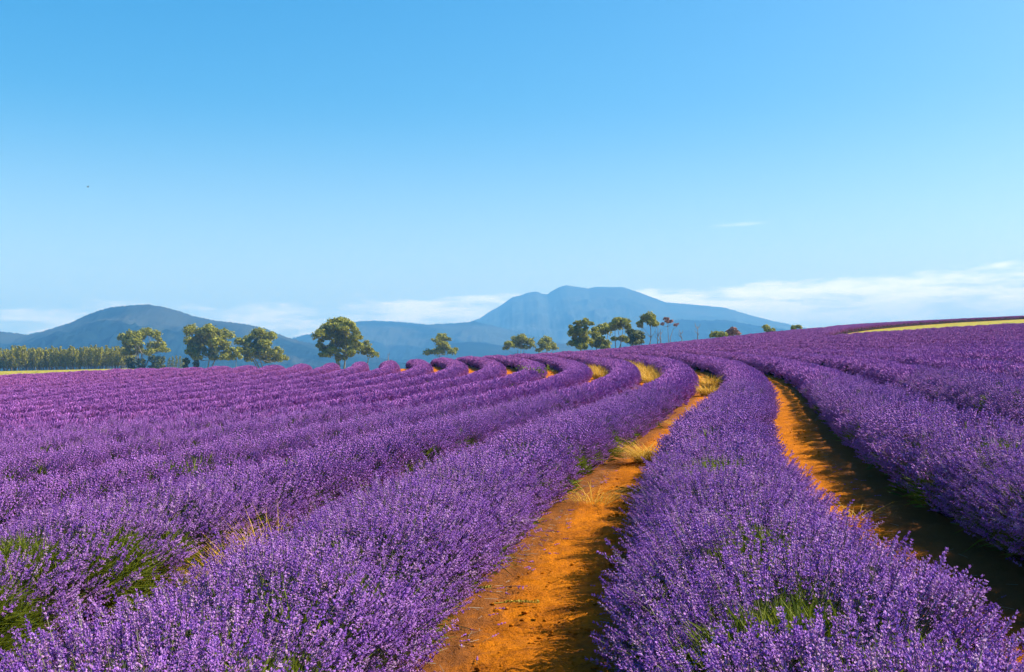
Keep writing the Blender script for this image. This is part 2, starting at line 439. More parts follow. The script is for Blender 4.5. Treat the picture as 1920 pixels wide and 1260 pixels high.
def leaf_material(name, stops, trans=0.3):
    m, nt, b = material(name)
    oi = nd(nt, 'ShaderNodeObjectInfo')
    geo = nd(nt, 'ShaderNodeNewGeometry')
    n = nd(nt, 'ShaderNodeTexNoise'); n.inputs['Scale'].default_value = 0.9
    nt.links.new(geo.outputs['Position'], n.inputs['Vector'])
    rp = nd(nt, 'ShaderNodeMath', operation='ADD')
    sc = nd(nt, 'ShaderNodeMath', operation='MULTIPLY'); sc.inputs[1].default_value = 0.55
    nt.links.new(geo.outputs['Random Per Island'], sc.inputs[0])
    s2 = nd(nt, 'ShaderNodeMath', operation='MULTIPLY'); s2.inputs[1].default_value = 0.45
    nt.links.new(n.outputs[0], s2.inputs[0])
    nt.links.new(sc.outputs[0], rp.inputs[0]); nt.links.new(s2.outputs[0], rp.inputs[1])
    c = ramp(nt, rp.outputs[0], stops)
    nt.links.new(c, b.inputs['Base Color'])
    b.inputs['Roughness'].default_value = 0.7
    b.inputs['Specular IOR Level'].default_value = 0.2
    tr = nd(nt, 'ShaderNodeBsdfTranslucent')
    nt.links.new(c, tr.inputs['Color'])
    ms = nd(nt, 'ShaderNodeMixShader'); ms.inputs[0].default_value = trans
    nt.links.new(b.outputs[0], ms.inputs[1]); nt.links.new(tr.outputs[0], ms.inputs[2])
    nt.links.new(ms.outputs[0], nt.nodes['Material Output'].inputs['Surface'])
    return m
FLOWER = flower_material('lavender_flower', True)
FLOWER_FAR = flower_material('lavender_flower_mass', False)
LEAF = leaf_material('lavender_leaf', [(0.1, (0.05, 0.08, 0.006)), (0.5, (0.12, 0.16, 0.010)), (0.9, (0.24, 0.27, 0.03))], 0.4)
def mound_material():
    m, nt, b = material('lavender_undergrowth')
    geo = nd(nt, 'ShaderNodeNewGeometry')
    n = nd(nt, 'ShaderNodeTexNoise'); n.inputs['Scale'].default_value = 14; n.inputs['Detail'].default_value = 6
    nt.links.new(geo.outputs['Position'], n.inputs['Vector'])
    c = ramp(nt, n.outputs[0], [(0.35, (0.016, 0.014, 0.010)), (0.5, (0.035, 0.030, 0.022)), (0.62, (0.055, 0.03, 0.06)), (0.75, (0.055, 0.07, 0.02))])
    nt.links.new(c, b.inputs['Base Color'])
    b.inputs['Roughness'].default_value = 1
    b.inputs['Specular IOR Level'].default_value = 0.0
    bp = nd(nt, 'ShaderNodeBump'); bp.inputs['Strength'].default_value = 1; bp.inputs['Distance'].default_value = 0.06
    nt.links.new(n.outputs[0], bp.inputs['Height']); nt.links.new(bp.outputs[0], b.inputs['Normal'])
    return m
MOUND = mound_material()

# ------------------------------------------------------------------ lavender spike shapes
class MB:
    def __init__(s): s.v = []; s.f = []; s.t = []
    def add(s, v, f, tint):
        o = len(s.v)
        s.v += [tuple(p) for p in v]; s.f += [tuple(i + o for i in q) for q in f]; s.t += [tint] * len(v)
    def obj(s, name, mat, parent=None, link=False, smooth=False):
        o = mesh_obj(name, s.v, s.f, mat, parent, smooth, link)
        a = o.data.attributes.new('tint', 'FLOAT', 'POINT')
        a.data.foreach_set('value', np.array(s.t, np.float32))
        return o
def bent(r):
    a = r.uniform(0, 6.283); k = r.uniform(0, 0.35)
    return np.array([math.cos(a) * k, math.sin(a) * k])
def axis_pt(base, d, bend, z):
    return base + d * z + np.array([bend[0], bend[1], 0]) * z * z * 1.2
def spike_hi(mb, r, base, d, total, head, wid):
    """thin stem and a head of whorls with open petals"""
    up = np.array(d) / np.linalg.norm(d)
    a = np.cross(up, [0.3, 0.9, 0.2]); a /= np.linalg.norm(a); b = np.cross(up, a)
    bend = bent(r)
    sw = 0.0017
    ring = []
    for z in (0, total * 0.55, total - head * 0.4):
        c = axis_pt(base, up, bend, z)
        ring += [c + a * sw, c - a * sw * 0.5 + b * sw * 0.87, c - a * sw * 0.5 - b * sw * 0.87]
    fs = []
    for q in range(2):
        for k in range(3):
            fs.append((q * 3 + k, q * 3 + (k + 1) % 3, q * 3 + 3 + (k + 1) % 3, q * 3 + 3 + k))
    mb.add(ring, fs, 0.0)
    nw = r.integers(4, 7)
    for w in range(nw):
        t = w / (nw - 1)
        z = total - head + head * t
        if w == 0 and r.random() < 0.8: z -= head * 0.35
        c = axis_pt(base, up, bend, z)
        rad = wid * 0.5 * (1.0 - 0.45 * t) * r.uniform(0.8, 1.1)
        hh = head / nw * 0.62
        n = 5; ph = r.uniform(0, 6.28)
        vv = [c - up * hh * 0.7]
        for k in range(n):
            an = ph + k * 6.283 / n
            vv.append(c + (a * math.cos(an) + b * math.sin(an)) * rad * 0.72 * r.uniform(0.8, 1.15) + up * hh * r.uniform(-0.2, 0.3))
        vv.append(c + up * hh)
        ff = [(0, 1 + (k + 1) % n, 1 + k) for k in range(n)] + [(n + 1, 1 + k, 1 + (k + 1) % n) for k in range(n)]
        mb.add(vv, ff, r.uniform(0.5, 0.88))
        for k in range(r.integers(4, 7)):
            an = r.uniform(0, 6.283)
            o_ = a * math.cos(an) + b * math.sin(an); s_ = -a * math.sin(an) + b * math.cos(an)
            p = c + o_ * rad * 0.55 + up * hh * r.uniform(-0.2, 0.5)
            q = p + o_ * rad * r.uniform(0.5, 0.85) + up * hh * r.uniform(0.3, 0.9)
            wd = rad * r.uniform(0.3, 0.48)
            mb.add([p, q - s_ * wd, q + up * wd * 0.9 + o_ * wd * .3, q + s_ * wd, ], [(0, 1, 2), (0, 2, 3)], r.uniform(0.82, 1.0))
def spike_mid(mb, r, base, d, total, head, wid):
    up = np.array(d) / np.linalg.norm(d)
    a = np.cross(up, [0.3, 0.9, 0.2]); a /= np.linalg.norm(a); b = np.cross(up, a)
    sw = 0.0022
    p0 = np.array(base); p1 = p0 + up * (total - head * 0.8)
    mb.add([p0 - a * sw, p0 + a * sw, p1 + b * sw, p1 - b * sw], [(0, 1, 2, 3)], 0.0)
    ph = r.uniform(0, 6.28)
    for w in range(3):
        t = w / 2
        c = p0 + up * (total - head + head * t)
        rad = wid * 0.5 * (1.05 - 0.45 * t) * r.uniform(0.8, 1.15); hh = head * 0.24
        vv = [c - up * hh]
        for k in range(4):
            an = ph + k * 1.571 + w * 0.7
            vv.append(c + (a * math.cos(an) + b * math.sin(an)) * rad * r.uniform(0.7, 1.25) + up * hh * r.uniform(-0.3, 0.5))
        vv.append(c + up * hh * 1.1)
        o = len(mb.v)
        mb.add(vv, [(0, 1 + (k + 1) % 4, 1 + k) for k in range(4)], r.uniform(0.45, 0.8))
        mb.add([vv[5]] + vv[1:5], [(0, 1 + k, 1 + (k + 1) % 4) for k in range(4)], r.uniform(0.75, 1.0))
def spike_lo(mb, r, base, d, total, head, wid):
    up = np.array(d) / np.linalg.norm(d)
    a = np.cross(up, [0.3, 0.9, 0.2]); a /= np.linalg.norm(a); b = np.cross(up, a)
    p0 = np.array(base) + up * (total - head)
    ph = r.uniform(0, 6.28)
    vv = [p0 - up * head * 0.35]
    for k in range(3):
        an = ph + k * 2.094
        vv.append(p0 + up * head * r.uniform(0.2, 0.5) + (a * math.cos(an) + b * math.sin(an)) * wid * 0.5 * r.uniform(0.8, 1.2))
    vv.append(p0 + up * head)
    mb.add(vv, [(0, 2, 1), (0, 3, 2), (0, 1, 3), (4, 1, 2), (4, 2, 3), (4, 3, 1)], 1 + r.uniform(0.25, 1.0))
def src_single(i):
    r = np.random.default_rng(100 + i)
    mb = MB(); L = r.uniform(0.26, 0.34)
    spike_hi(mb, r, np.array([0, 0, -L]), (r.normal(0, .06), r.normal(0, .06), 1), L, r.uniform(0.048, 0.078), r.uniform(0.019, 0.026))
    return mb.obj('spike_source', FLOWER)
def src_clump(i, fn, n, rad, total, head, wid, spread, jit, mass=0.0):
    r = np.random.default_rng(300 + i)
    mb = MB()
    for k in range(n):
        q = rad * math.sqrt(r.random()); an = r.uniform(0, 6.283)
        x, y = q * math.cos(an), q * math.sin(an)
        tz = r.normal(0, jit) - 0.25 * q * q / rad
        d = np.array([x / rad * spread + r.normal(0, .16), y / rad * spread + r.normal(0, .16), 1.0])
        d /= np.linalg.norm(d)
        tip = np.array([x, y, tz])
        fn(mb, r, tip - d * total, d, total, head * r.uniform(0.75, 1.25), wid * r.uniform(0.8, 1.2))
    if mass: mb.t = [1 + (t - 1) * mass for t in mb.t]
    return mb.obj('clump_source', FLOWER_FAR)
SRC = [
    [src_single(i) for i in range(12)],
    [src_clump(20 + i, spike_mid, 13, 0.085, 0.20, 0.062, 0.023, 0.22, 0.028) for i in range(6)],
    [src_clump(40 + i, spike_lo, 26, 0.17, 0.12, 0.070, 0.028, 0.25, 0.022, 0.7) for i in range(5)],
    [src_clump(60 + i, spike_lo, 30, 0.25, 0.12, 0.080, 0.042, 0.25, 0.02, 1.1) for i in range(4)],
]
def src_leaves(i, n, rad, L, wid):
    r = np.random.default_rng(500 + i)
    mb = MB()
    for k in range(n):
        q = rad * math.sqrt(r.random()); an = r.uniform(0, 6.283)
        p = np.array([q * math.cos(an), q * math.sin(an), -0.02])
        d = np.array([p[0] / rad * 0.5 + r.normal(0, .25), p[1] / rad * 0.5 + r.normal(0, .25), 1]); d /= np.linalg.norm(d)
        s = np.cross(d, r.normal(0, 1, 3)); s /= np.linalg.norm(s)
        l = L * r.uniform(0.6, 1.2); w = wid * r.uniform(0.7, 1.3)
        m_ = p + d * l * 0.5 + np.array([r.normal(0, .012), r.normal(0, .012), 0]); e = p + d * l + np.array([r.normal(0, .03), r.normal(0, .03), -0.01])
        mb.add([p - s * w * .5, p + s * w * .5, m_ - s * w, m_ + s * w, e], [(0, 1, 3, 2), (2, 3, 4)], 0.0)
    return mb.obj('leaf_source', LEAF)
SRC_LEAF = [[src_leaves(i, 30, 0.06, 0.18, 0.0042) for i in range(4)], [src_leaves(10 + i, 30, 0.14, 0.18, 0.008) for i in range(3)]]

def scatter_group(name, sources):
    g = bpy.data.node_groups.new(name, 'GeometryNodeTree')
    g.interface.new_socket('Geometry', in_out='INPUT', socket_type='NodeSocketGeometry')
    g.interface.new_socket('Geometry', in_out='OUTPUT', socket_type='NodeSocketGeometry')
    gi = g.nodes.new('NodeGroupInput'); go = g.nodes.new('NodeGroupOutput')
    def named(n, t):
        x = g.nodes.new('GeometryNodeInputNamedAttribute'); x.data_type = t
        x.inputs['Name'].default_value = n
        return x.outputs['Attribute']
    rot = g.nodes.new('FunctionNodeEulerToRotation')
    g.links.new(named('rot', 'FLOAT_VECTOR'), rot.inputs[0])
    scl = named('siz', 'FLOAT'); lod = named('lod', 'INT')
    join = g.nodes.new('GeometryNodeJoinGeometry')
    n = 0
    for grp in sources:
        for o in grp:
            oi = g.nodes.new('GeometryNodeObjectInfo')
            oi.inputs['Object'].default_value = o
            oi.inputs['As Instance'].default_value = False
            cmp_ = g.nodes.new('FunctionNodeCompare'); cmp_.data_type = 'INT'; cmp_.operation = 'EQUAL'
            ins = [s for s in cmp_.inputs if s.type == 'INT']
            g.links.new(lod, ins[0]); ins[1].default_value = n
            ip = g.nodes.new('GeometryNodeInstanceOnPoints')
            g.links.new(gi.outputs[0], ip.inputs['Points'])
            g.links.new(cmp_.outputs[0], ip.inputs['Selection'])
            g.links.new(oi.outputs['Geometry'], ip.inputs['Instance'])
            g.links.new(rot.outputs[0], ip.inputs['Rotation'])
            g.links.new(scl, ip.inputs['Scale'])
            g.links.new(ip.outputs[0], join.inputs[0])
            n += 1
    g.links.new(join.outputs[0], go.inputs[0])
    return g
G_FLOWER = scatter_group('flower_scatter', SRC)
G_LEAF = scatter_group('leaf_scatter', SRC_LEAF)
NSRC = [len(s) for s in SRC]; OFFS = np.concatenate([[0], np.cumsum(NSRC)])
NLEAF = [len(s) for s in SRC_LEAF]; OFFL = np.concatenate([[0], np.cumsum(NLEAF)])
def euler_from(d, tw):
    th = np.arccos(np.clip(d[:, 2], -1, 1)); ph = np.arctan2(d[:, 1], d[:, 0])
    ct, st, cp, sp, cw, sw = np.cos(th), np.sin(th), np.cos(ph), np.sin(ph), np.cos(tw), np.sin(tw)
    r00 = cp * ct * cw - sp * sw; r10 = sp * ct * cw + cp * sw; r20 = -st * cw
    r21 = st * sw; r22 = ct
    return np.stack([np.arctan2(r21, r22), -np.arcsin(np.clip(r20, -1, 1)), np.arctan2(r10, r00)], -1)
def scatter_obj(name, P, D, siz, idx, group, parent, mat):
    me = bpy.data.meshes.new(name)
    me.vertices.add(len(P))
    me.vertices.foreach_set('co', P.astype(np.float32).ravel())
    tw = rng.uniform(0, 6.283, len(P))
    for nm, ty, dat, f in (('rot', 'FLOAT_VECTOR', euler_from(D, tw), 'vector'), ('siz', 'FLOAT', siz, 'value'), ('lod', 'INT', idx, 'value')):
        a = me.attributes.new(nm, ty, 'POINT')
        a.data.foreach_set(f, np.ascontiguousarray(dat, dtype=np.int32 if ty == 'INT' else np.float32).ravel())
    me.materials.append(mat)
    o = bpy.data.objects.new(name, me)
    COL.objects.link(o)
    o.parent = parent
    md = o.modifiers.new('scatter', 'NODES')
    md.node_group = group
    o['kind'] = 'stuff'
    return o

# ------------------------------------------------------------------ planting lines
def line_at(s, off):
    if callable(off): off = off(s)
    th = np.interp(s, SS, _th); x = np.interp(s, SS, _x); y = np.interp(s, SS, _y)
    return x + off * np.cos(th), y - off * np.sin(th), th
HW, HH = 0.70, 0.77
# bare or leafy patches: (x, y, radius)
PATCH = [(0.98, 3.82, .2), (1.16, 5.18, .18), (0.69, 3.77, .13), (1.31, 5.63, .12), (-0.7, 5.25, .13), (-0.89, 4.48, .1), (-2.12, 6.38, .22), (-2.32, 5.1, .34),
         (-2.25, 8.22, .2), (-2.56, 7.16, .14), (-4.39, 9.3, .25), (-1.34, 14.18, .15), (-0.21, 9.39, .1), (4.12, 9.18, .2), (3.39, 9.2, .15), (9.04, 21.8, .3), (-4.06, 13.58, .25), (-2.6, 5.9, .28), (-2.5, 7.4, .25), (-3.0, 6.7, .25)]
def wob(seed, s, scale):
    return vnoise(s / scale + seed * 17.3, np.full_like(s, seed * 3.7))
def section(phi):
    """outline of a clipped hedge: across, up, and outward direction for an angle from the top"""
    a = np.abs(phi); sg = np.sign(phi)
    sx = np.where(a <= np.pi / 2, np.sin(np.minimum(a, np.pi / 2)) ** 0.92, 1 - 0.34 * np.clip((a - np.pi / 2) / 0.5, 0, 1))
    cz = np.where(a <= np.pi / 2, np.maximum(np.cos(a), 0) ** 0.85 * 0.66 + 0.34, 0.34 - 0.27 * np.clip((a - np.pi / 2) / 0.5, 0, 1))
    return sg * sx, cz, np.sin(phi), np.cos(phi)
def build_hedge(k, root_name, label, group, keep, whole=None):
    """one curving lavender hedge: woody mound, flower spikes, leaf shoots"""
    adj = 0.0 if k < 1 else 0.04 if k == 1 else 0.22
    off = lambda q: (k - 0.5) * PITCH + adj * (1 - sstep((q - 14) / 18)) + (0.05 * sstep((q - 14) / 10) if k == 1 else 0.0)
    s = np.arange(-12, 225, 0.2)
    X, Y, th = line_at(s, off)
    R = np.hypot(X, Y); az = np.degrees(np.arctan2(X, Y))
    ok = keep(X, Y, R) & ((np.abs(az) < 33) | ((R < 9) & (Y > -2.5))) & (Y > -3)
    if ok.sum() < 8: return None
    # longest run
    idx = np.where(ok)[0]
    runs = np.split(idx, np.where(np.diff(idx) > 1)[0] + 1)
    runs = [q for q in runs if len(q) >= 8]
    if not runs: return None
    run = np.concatenate(runs)
    s0, s1 = s[run[0]], s[run[-1]]
    grow = np.zeros(len(s)); grow[run] = 1.0
    if whole is None:
        x0, y0, _ = line_at(np.array([s0]), off)
        root = empty(root_name, (x0[0], y0[0], h1(x0[0], y0[0])))
        tag(root, label, 'lavender', group)
    else:
        root = whole
    o0 = np.array(root.location)
    def dims(sv):
        w = (HW + 0.10 * sstep((sv - 13) / 16)) * (1 + 0.08 * wob(k + 50, sv, 0.9) + 0.10 * wob(k + 90, sv, 3.1))
        h = HH * (1 + 0.08 * wob(k + 130, sv, 0.8) + 0.10 * wob(k + 170, sv, 4.0))
        return w, h
    # ---- mound
    step = 0.25 if np.min(R[run]) < 20 else 0.7
    for q_run in runs:
        sm = np.arange(s[q_run[0]], s[q_run[-1]], step)
        xm, ym, tm = line_at(sm, off)
        wm, hm = dims(sm)
        ph = np.linspace(-2.05, 2.05, 13)
        ax, uz, _, _ = section(ph)
        a = ax[None] * wm[:, None] * 0.70
        VX = xm[:, None] + a * np.cos(tm)[:, None]; VY = ym[:, None] - a * np.sin(tm)[:, None]
        VZ = height(VX, VY) + np.maximum(uz[None] * hm[:, None] * 0.72 - 0.06, -0.05)
        V = np.stack([VX, VY, VZ], -1) - o0
        n, q = V.shape[:2]
        V = V + (np.stack([vnoise(VX * 9, VY * 9), vnoise(VX * 9 + 40, VY * 9), vnoise(VX * 9, VY * 9 + 40)], -1)) * 0.10
        F = [(i * q + j, i * q + j + 1, (i + 1) * q + j + 1, (i + 1) * q + j) for i in range(n - 1) for j in range(q - 1)]
        F += [tuple(range(q))[::-1], tuple((n - 1) * q + j for j in range(q))]
        mesh_obj('foliage', V.reshape(-1, 3), F, MOUND, root)
    sm = np.arange(s0, s1, step)
    xm, ym, tm = line_at(sm, off)
    # ---- flowers by distance band
    bands = [(0, 10.5, 760, 0), (10.5, 25, 68, 1), (25, 60, 22, 2), (60, 400, 12, 3)]
    allP, allD, allS, allI = [], [], [], []
    lP, lD, lS, lI = [], [], [], []
    for r0, r1, dens, b in bands:
        rm = np.hypot(xm, ym)
        sel = (rm >= r0 * 0.8 - 1.5) & (rm < r1 * 1.2 + 1.5)
        if not sel.any(): continue
        sa, sb = sm[sel].min(), sm[sel].max() + step
        per = 2.45
        N = int((sb - sa) * per * dens)
        if N < 1: continue
        sv = rng.uniform(sa, sb, N)
        ph = rng.uniform(-1.8, 1.8, N)
        w, h = dims(sv)
        ax, uz, ox, oz = section(ph)
        jit = rng.normal(0, 0.05 if b < 2 else 0.02, N)
        if b < 2:
            jit = jit + (0.16 if b == 0 else 0.10) * vnoise(sv / 0.17 + k * 13.0, ph * 2.2 + 60) + 0.10 * vnoise(sv / 0.45 + k * 5.0, ph * 1.3 + 20)
        shr = (0.02, 0.03, 0.10, 0.16)[b]
        ax = ax * (w - shr + jit); zz = uz * (h - shr * 0.4 + jit)
        x, y, t = line_at(sv, off)
        gx = x + ax * np.cos(t); gy = y - ax * np.sin(t)
        rr = np.hypot(gx, gy)
        mixr = rr * rng.uniform(0.82, 1.18, N)      # bands fade into each other
        m = (mixr >= r0) & (mixr < r1) & keep(gx, gy, rr) & (np.interp(sv, s, grow) > 0.5)
        # patchiness
        pn = vnoise(gx * 1.1 + 7, gy * 1.1) + 0.6 * vnoise(gx * 2.7, gy * 2.7 + 31)
        green = np.clip((pn - 0.42) / 0.12, 0, 1)
        for (qx, qy, qr) in PATCH:
            green = np.maximum(green, np.clip(1.6 - np.hypot(gx - qx, gy - qy) / qr, 0, 1))
        m &= rng.random(N) > green * (0.85 if b < 2 else 0.5)
        lowside = np.abs(ph) > 1.5
        m &= ~(lowside & (rng.random(N) < 0.35))
        m &= rng.random(N) > 0.62 * sstep((np.abs(ph) - 0.95) / 0.7)      # feet of the hedge are woody and bare
        gz = height(gx, gy) + np.maximum(zz, 0.03)
        side = ox * 0.95
        d = np.stack([side * np.cos(t), -side * np.sin(t), np.maximum(oz, -0.1) * 0.8 + 0.45], -1)
        d += rng.normal(0, 0.17 if b == 0 else 0.10, d.shape)
        d /= np.linalg.norm(d, axis=1)[:, None]
        P = np.stack([gx, gy, gz], -1) - o0
        allP.append(P[m]); allD.append(d[m]); allS.append(rng.uniform(0.8, 1.2, m.sum())); allI.append(OFFS[b] + rng.integers(0, NSRC[b], m.sum()))
        # leaf shoots where flowers are sparse, a few everywhere
        if b < 2:
            lb = 0 if b == 0 else 1
            M = int((sb - sa) * per * (150 if b == 0 else 22))
            sv = rng.uniform(sa, sb, M); ph = rng.uniform(-1.8, 1.8, M)
            w, h = dims(sv); ax, uz, ox, oz = section(ph)
            x, y, t = line_at(sv, off)
            gx = x + ax * w * np.cos(t); gy = y - ax * w * np.sin(t)
            pn = vnoise(gx * 1.1 + 7, gy * 1.1) + 0.6 * vnoise(gx * 2.7, gy * 2.7 + 31)
            green = np.clip((pn - 0.42) / 0.12, 0, 1)
            for (qx, qy, qr) in PATCH:
                green = np.maximum(green, np.clip(1.6 - np.hypot(gx - qx, gy - qy) / qr, 0, 1))
            rr = np.hypot(gx, gy)
            m = (rr >= r0) & (rr < r1) & keep(gx, gy, rr) & (np.interp(sv, s, grow) > 0.5) & (rng.random(M) < 0.14 + 0.86 * green)
            f = 0.74 + 0.05 * green
            gx = x + ax * w * f * np.cos(t); gy = y - ax * w * f * np.sin(t)
            gz = height(gx, gy) + uz * h * f
            d = np.stack([ox * 0.8 * np.cos(t), -ox * 0.8 * np.sin(t), np.maximum(oz, 0) * 0.8 + 0.5], -1) + rng.normal(0, .15, (M, 3))
            d /= np.linalg.norm(d, axis=1)[:, None]
            lP.append((np.stack([gx, gy, gz], -1) - o0)[m]); lD.append(d[m]); lS.append(rng.uniform(0.7, 1.25, m.sum())); lI.append(OFFL[lb] + rng.integers(0, NLEAF[lb], m.sum()))
    P = np.concatenate(allP); D = np.concatenate(allD); Sz = np.concatenate(allS); I = np.concatenate(allI)
    if k in (0, 1) and whole is None:
        # the spikes that show largest are objects of their own
        W = P + o0
        rr = np.linalg.norm(W - np.array([0, 0, EYE]), axis=1)
        infr = (W[:, 1] > 1.2) & (np.abs(W[:, 0] / np.maximum(W[:, 1], .1)) < 0.47) & ((W[:, 2] - EYE) / np.maximum(W[:, 1], .1) > -0.27) & (I < NSRC[0])
        # outer, upper ones only: not buried
        cand = np.where(infr)[0]
        cand = cand[np.argsort(rr[cand])][:300]
        E_ = euler_from(D[cand], rng.uniform(0, 6.283, len(cand)))
        for q_, i in enumerate(cand):
            o = bpy.data.objects.new('flower_spike', SRC[0][int(I[i])].data)
            o.location = P[i]; o.rotation_euler = E_[q_]; o.scale = (Sz[i],) * 3
            o.parent = root
            COL.objects.link(o)
        msk = np.ones(len(P), bool); msk[cand] = False
        P, D, Sz, I = P[msk], D[msk], Sz[msk], I[msk]
    if len(P): scatter_obj('flower_spikes', P, D, Sz, I, G_FLOWER, root, FLOWER)
    if lP and sum(map(len, lP)):
        scatter_obj('leaves', np.concatenate(lP), np.concatenate(lD), np.concatenate(lS), np.concatenate(lI), G_LEAF, root, LEAF)
    return root
ORD = ['', 'first', 'second', 'third', 'fourth', 'fifth', 'sixth', 'seventh', 'eighth', 'ninth', 'tenth', 'eleventh', 'twelfth', 'thirteenth', 'fourteenth', 'fifteenth', 'sixteenth', 'seventeenth', 'eighteenth', 'nineteenth', 'twentieth']
def ordinal(n):
    return ORD[n] if n <= 20 else 'twenty ' + ORD[n - 20] if n < 30 else 'thirty ' + ORD[n - 30] if n > 30 else 'thirtieth'
def keep_main(X, Y, R):
    return (R < brow_radius(X, Y) + 7) & ~in_track(X, Y, 0.4) & ~beyond_track(X, Y)
GROUP = 'curving hedges of flowering lavender'
for k in range(-24, 30):
    if k == 1: lab = 'broad purple lavender hedge between the two bare orange soil paths'
    elif k == 0: lab = 'purple lavender hedge along the left side of the wide sunlit soil path'
    elif k == 2: lab = 'purple lavender hedge shading the narrow soil path at the right edge'
    elif k > 2: lab = '%s purple lavender hedge counted uphill to the right from the wide soil path' % ordinal(k)
    else: lab = '%s purple lavender hedge counted to the left from the wide sunlit soil path' % ordinal(1 - k)
    build_hedge(k, 'lavender_hedge', lab, GROUP, keep_main)

def far_block():
    """the lavender beyond the grass track, too far off to tell its hedges apart"""
    bs = np.linspace(1547, 2300, 130)
    r0 = np.interp(bs, ST, S2) + 1.0; r1 = np.interp(bs, BT, BR) + 8
    az = np.arctan((bs - CXP) / FPX)
    root = empty('distant_lavender', (90, 150, h1(90, 150)))
    tag(root, 'strip of lavender on the skyline above the yellow grass track', 'lavender', None, 'stuff')
    o0 = np.array(root.location)
    V, F, P, D = [], [], [], []
    for j in range(30):
        r = r0 + j * 2.6
        ok = r < r1
        if ok.sum() < 6: break
        cx, cy = (r * np.sin(az))[ok], (r * np.cos(az))[ok]
        n = len(cx); b0 = len(V)
        for q, (dx, dz) in enumerate(((-0.7, 0.0), (-0.55, 0.4), (-0.25, 0.58), (0.25, 0.58), (0.55, 0.4), (0.7, 0.0))):
            px, py = cx * (1 + dx / r[ok]), cy * (1 + dx / r[ok])
            V += np.stack([px, py, height(px, py) + dz], -1).tolist()
        F += [(b0 + q * n + i, b0 + q * n + i + 1, b0 + (q + 1) * n + i + 1, b0 + (q + 1) * n + i) for q in range(5) for i in range(n - 1)]
        L = np.concatenate([[0], np.cumsum(np.hypot(np.diff(cx), np.diff(cy)))])
        M = int(L[-1] * 6)
        t = rng.uniform(0, L[-1], M); off = rng.uniform(-0.7, 0.7, M)
        x = np.interp(t, L, cx); y = np.interp(t, L, cy); rr = np.hypot(x, y)
        x = x * (1 + off / rr); y = y * (1 + off / rr)
        z = height(x, y) + 0.76 * np.sqrt(np.maximum(1 - (off / 0.85) ** 2, 0)) + rng.normal(0, 0.03, M)
        P.append(np.stack([x, y, z], -1))
        d = np.stack([x / rr * off * 0.8, y / rr * off * 0.8, np.ones(M)], -1) + rng.normal(0, .1, (M, 3))
        D.append(d / np.linalg.norm(d, axis=1)[:, None])
    mesh_obj('foliage', np.array(V) - o0, F, MOUND, root)['kind'] = 'stuff'
    P = np.concatenate(P) - o0; D = np.concatenate(D)
    scatter_obj('flower_spikes', P, D, rng.uniform(0.9, 1.4, len(P)), OFFS[3] + rng.integers(0, NSRC[3], len(P)), G_FLOWER, root, FLOWER)
far_block()

# ------------------------------------------------------------------ trees
def bark_material(name, a, b_):
    m, nt, b = material(name)
    geo = nd(nt, 'ShaderNodeNewGeometry')
    n = nd(nt, 'ShaderNodeTexNoise'); n.inputs['Scale'].default_value = 1.5; n.inputs['Detail'].default_value = 5
    nt.links.new(geo.outputs['Position'], n.inputs['Vector'])
    nt.links.new(ramp(nt, n.outputs[0], [(0.35, a), (0.65, b_)]), b.inputs['Base Color'])
    b.inputs['Roughness'].default_value = 0.9
    return m
BARK = bark_material('gum_bark', (0.16, 0.13, 0.10), (0.36, 0.32, 0.27))
DEADBARK = bark_material('dead_wood', (0.17, 0.14, 0.13), (0.30, 0.26, 0.25))
GUM = leaf_material('gum_leaves', [(0.15, (0.13, 0.155, 0.014)), (0.5, (0.30, 0.31, 0.024)), (0.85, (0.46, 0.42, 0.04))], 0.3)
GUMDARK = leaf_material('dark_shrub_leaves', [(0.15, (0.05, 0.075, 0.012)), (0.5, (0.12, 0.14, 0.018)), (0.85, (0.20, 0.21, 0.03))], 0.2)
PINE = leaf_material('plantation_leaves', [(0.15, (0.17, 0.18, 0.014)), (0.5, (0.33, 0.32, 0.024)), (0.85, (0.48, 0.42, 0.04))], 0.2)
RUST = leaf_material('rusty_leaves', [(0.15, (0.20, 0.09, 0.07)), (0.5, (0.36, 0.17, 0.13)), (0.85, (0.46, 0.26, 0.2))], 0.2)
def tube(mb, pts, rads, n=5):
    o = len(mb.v); vv = []; ff = []
    for i, p in enumerate(pts):
        p = np.array(p); a = np.array(pts[min(i + 1, len(pts) - 1)]) - np.array(pts[max(i - 1, 0)])
        a = a / (np.linalg.norm(a) + 1e-9)
        u = np.cross(a, [0.31, 0.9, 0.28]); u /= np.linalg.norm(u); w = np.cross(a, u)
        for k in range(n):
            an = 6.283 * k / n
            vv.append(p + (u * math.cos(an) + w * math.sin(an)) * rads[i])
    for i in range(len(pts) - 1):
        for k in range(n):
            ff.append((i * n + k, i * n + (k + 1) % n, (i + 1) * n + (k + 1) % n, (i + 1) * n + k))
    mb.add(vv, ff, 0.0)
def leaf_cloud(mb, r, c, rad, n, size, flat=0.8):
    """leaf sprays through a clump's outer half, faces turned mostly outward"""
    for _ in range(n):
        d = r.normal(0, 1, 3); d /= np.linalg.norm(d)
        q = rad * r.uniform(0.45, 1.0) * r.uniform(0.8, 1.12)
        p = np.array(c) + d * np.array([1, 1, flat]) * q
        nrm = d * 0.9 + r.normal(0, 0.55, 3) + np.array([0, 0, 0.25]); nrm /= np.linalg.norm(nrm)
        u = np.cross(nrm, r.normal(0, 1, 3)); u /= np.linalg.norm(u); w = np.cross(nrm, u)
        a = size * r.uniform(0.6, 1.3); b = a * r.uniform(0.4, 0.75)
        mb.add([p - u * a, p - w * b, p + u * a * 0.9 + w * b * .2, p + w * b], [(0, 1, 2, 3)], 0.0)
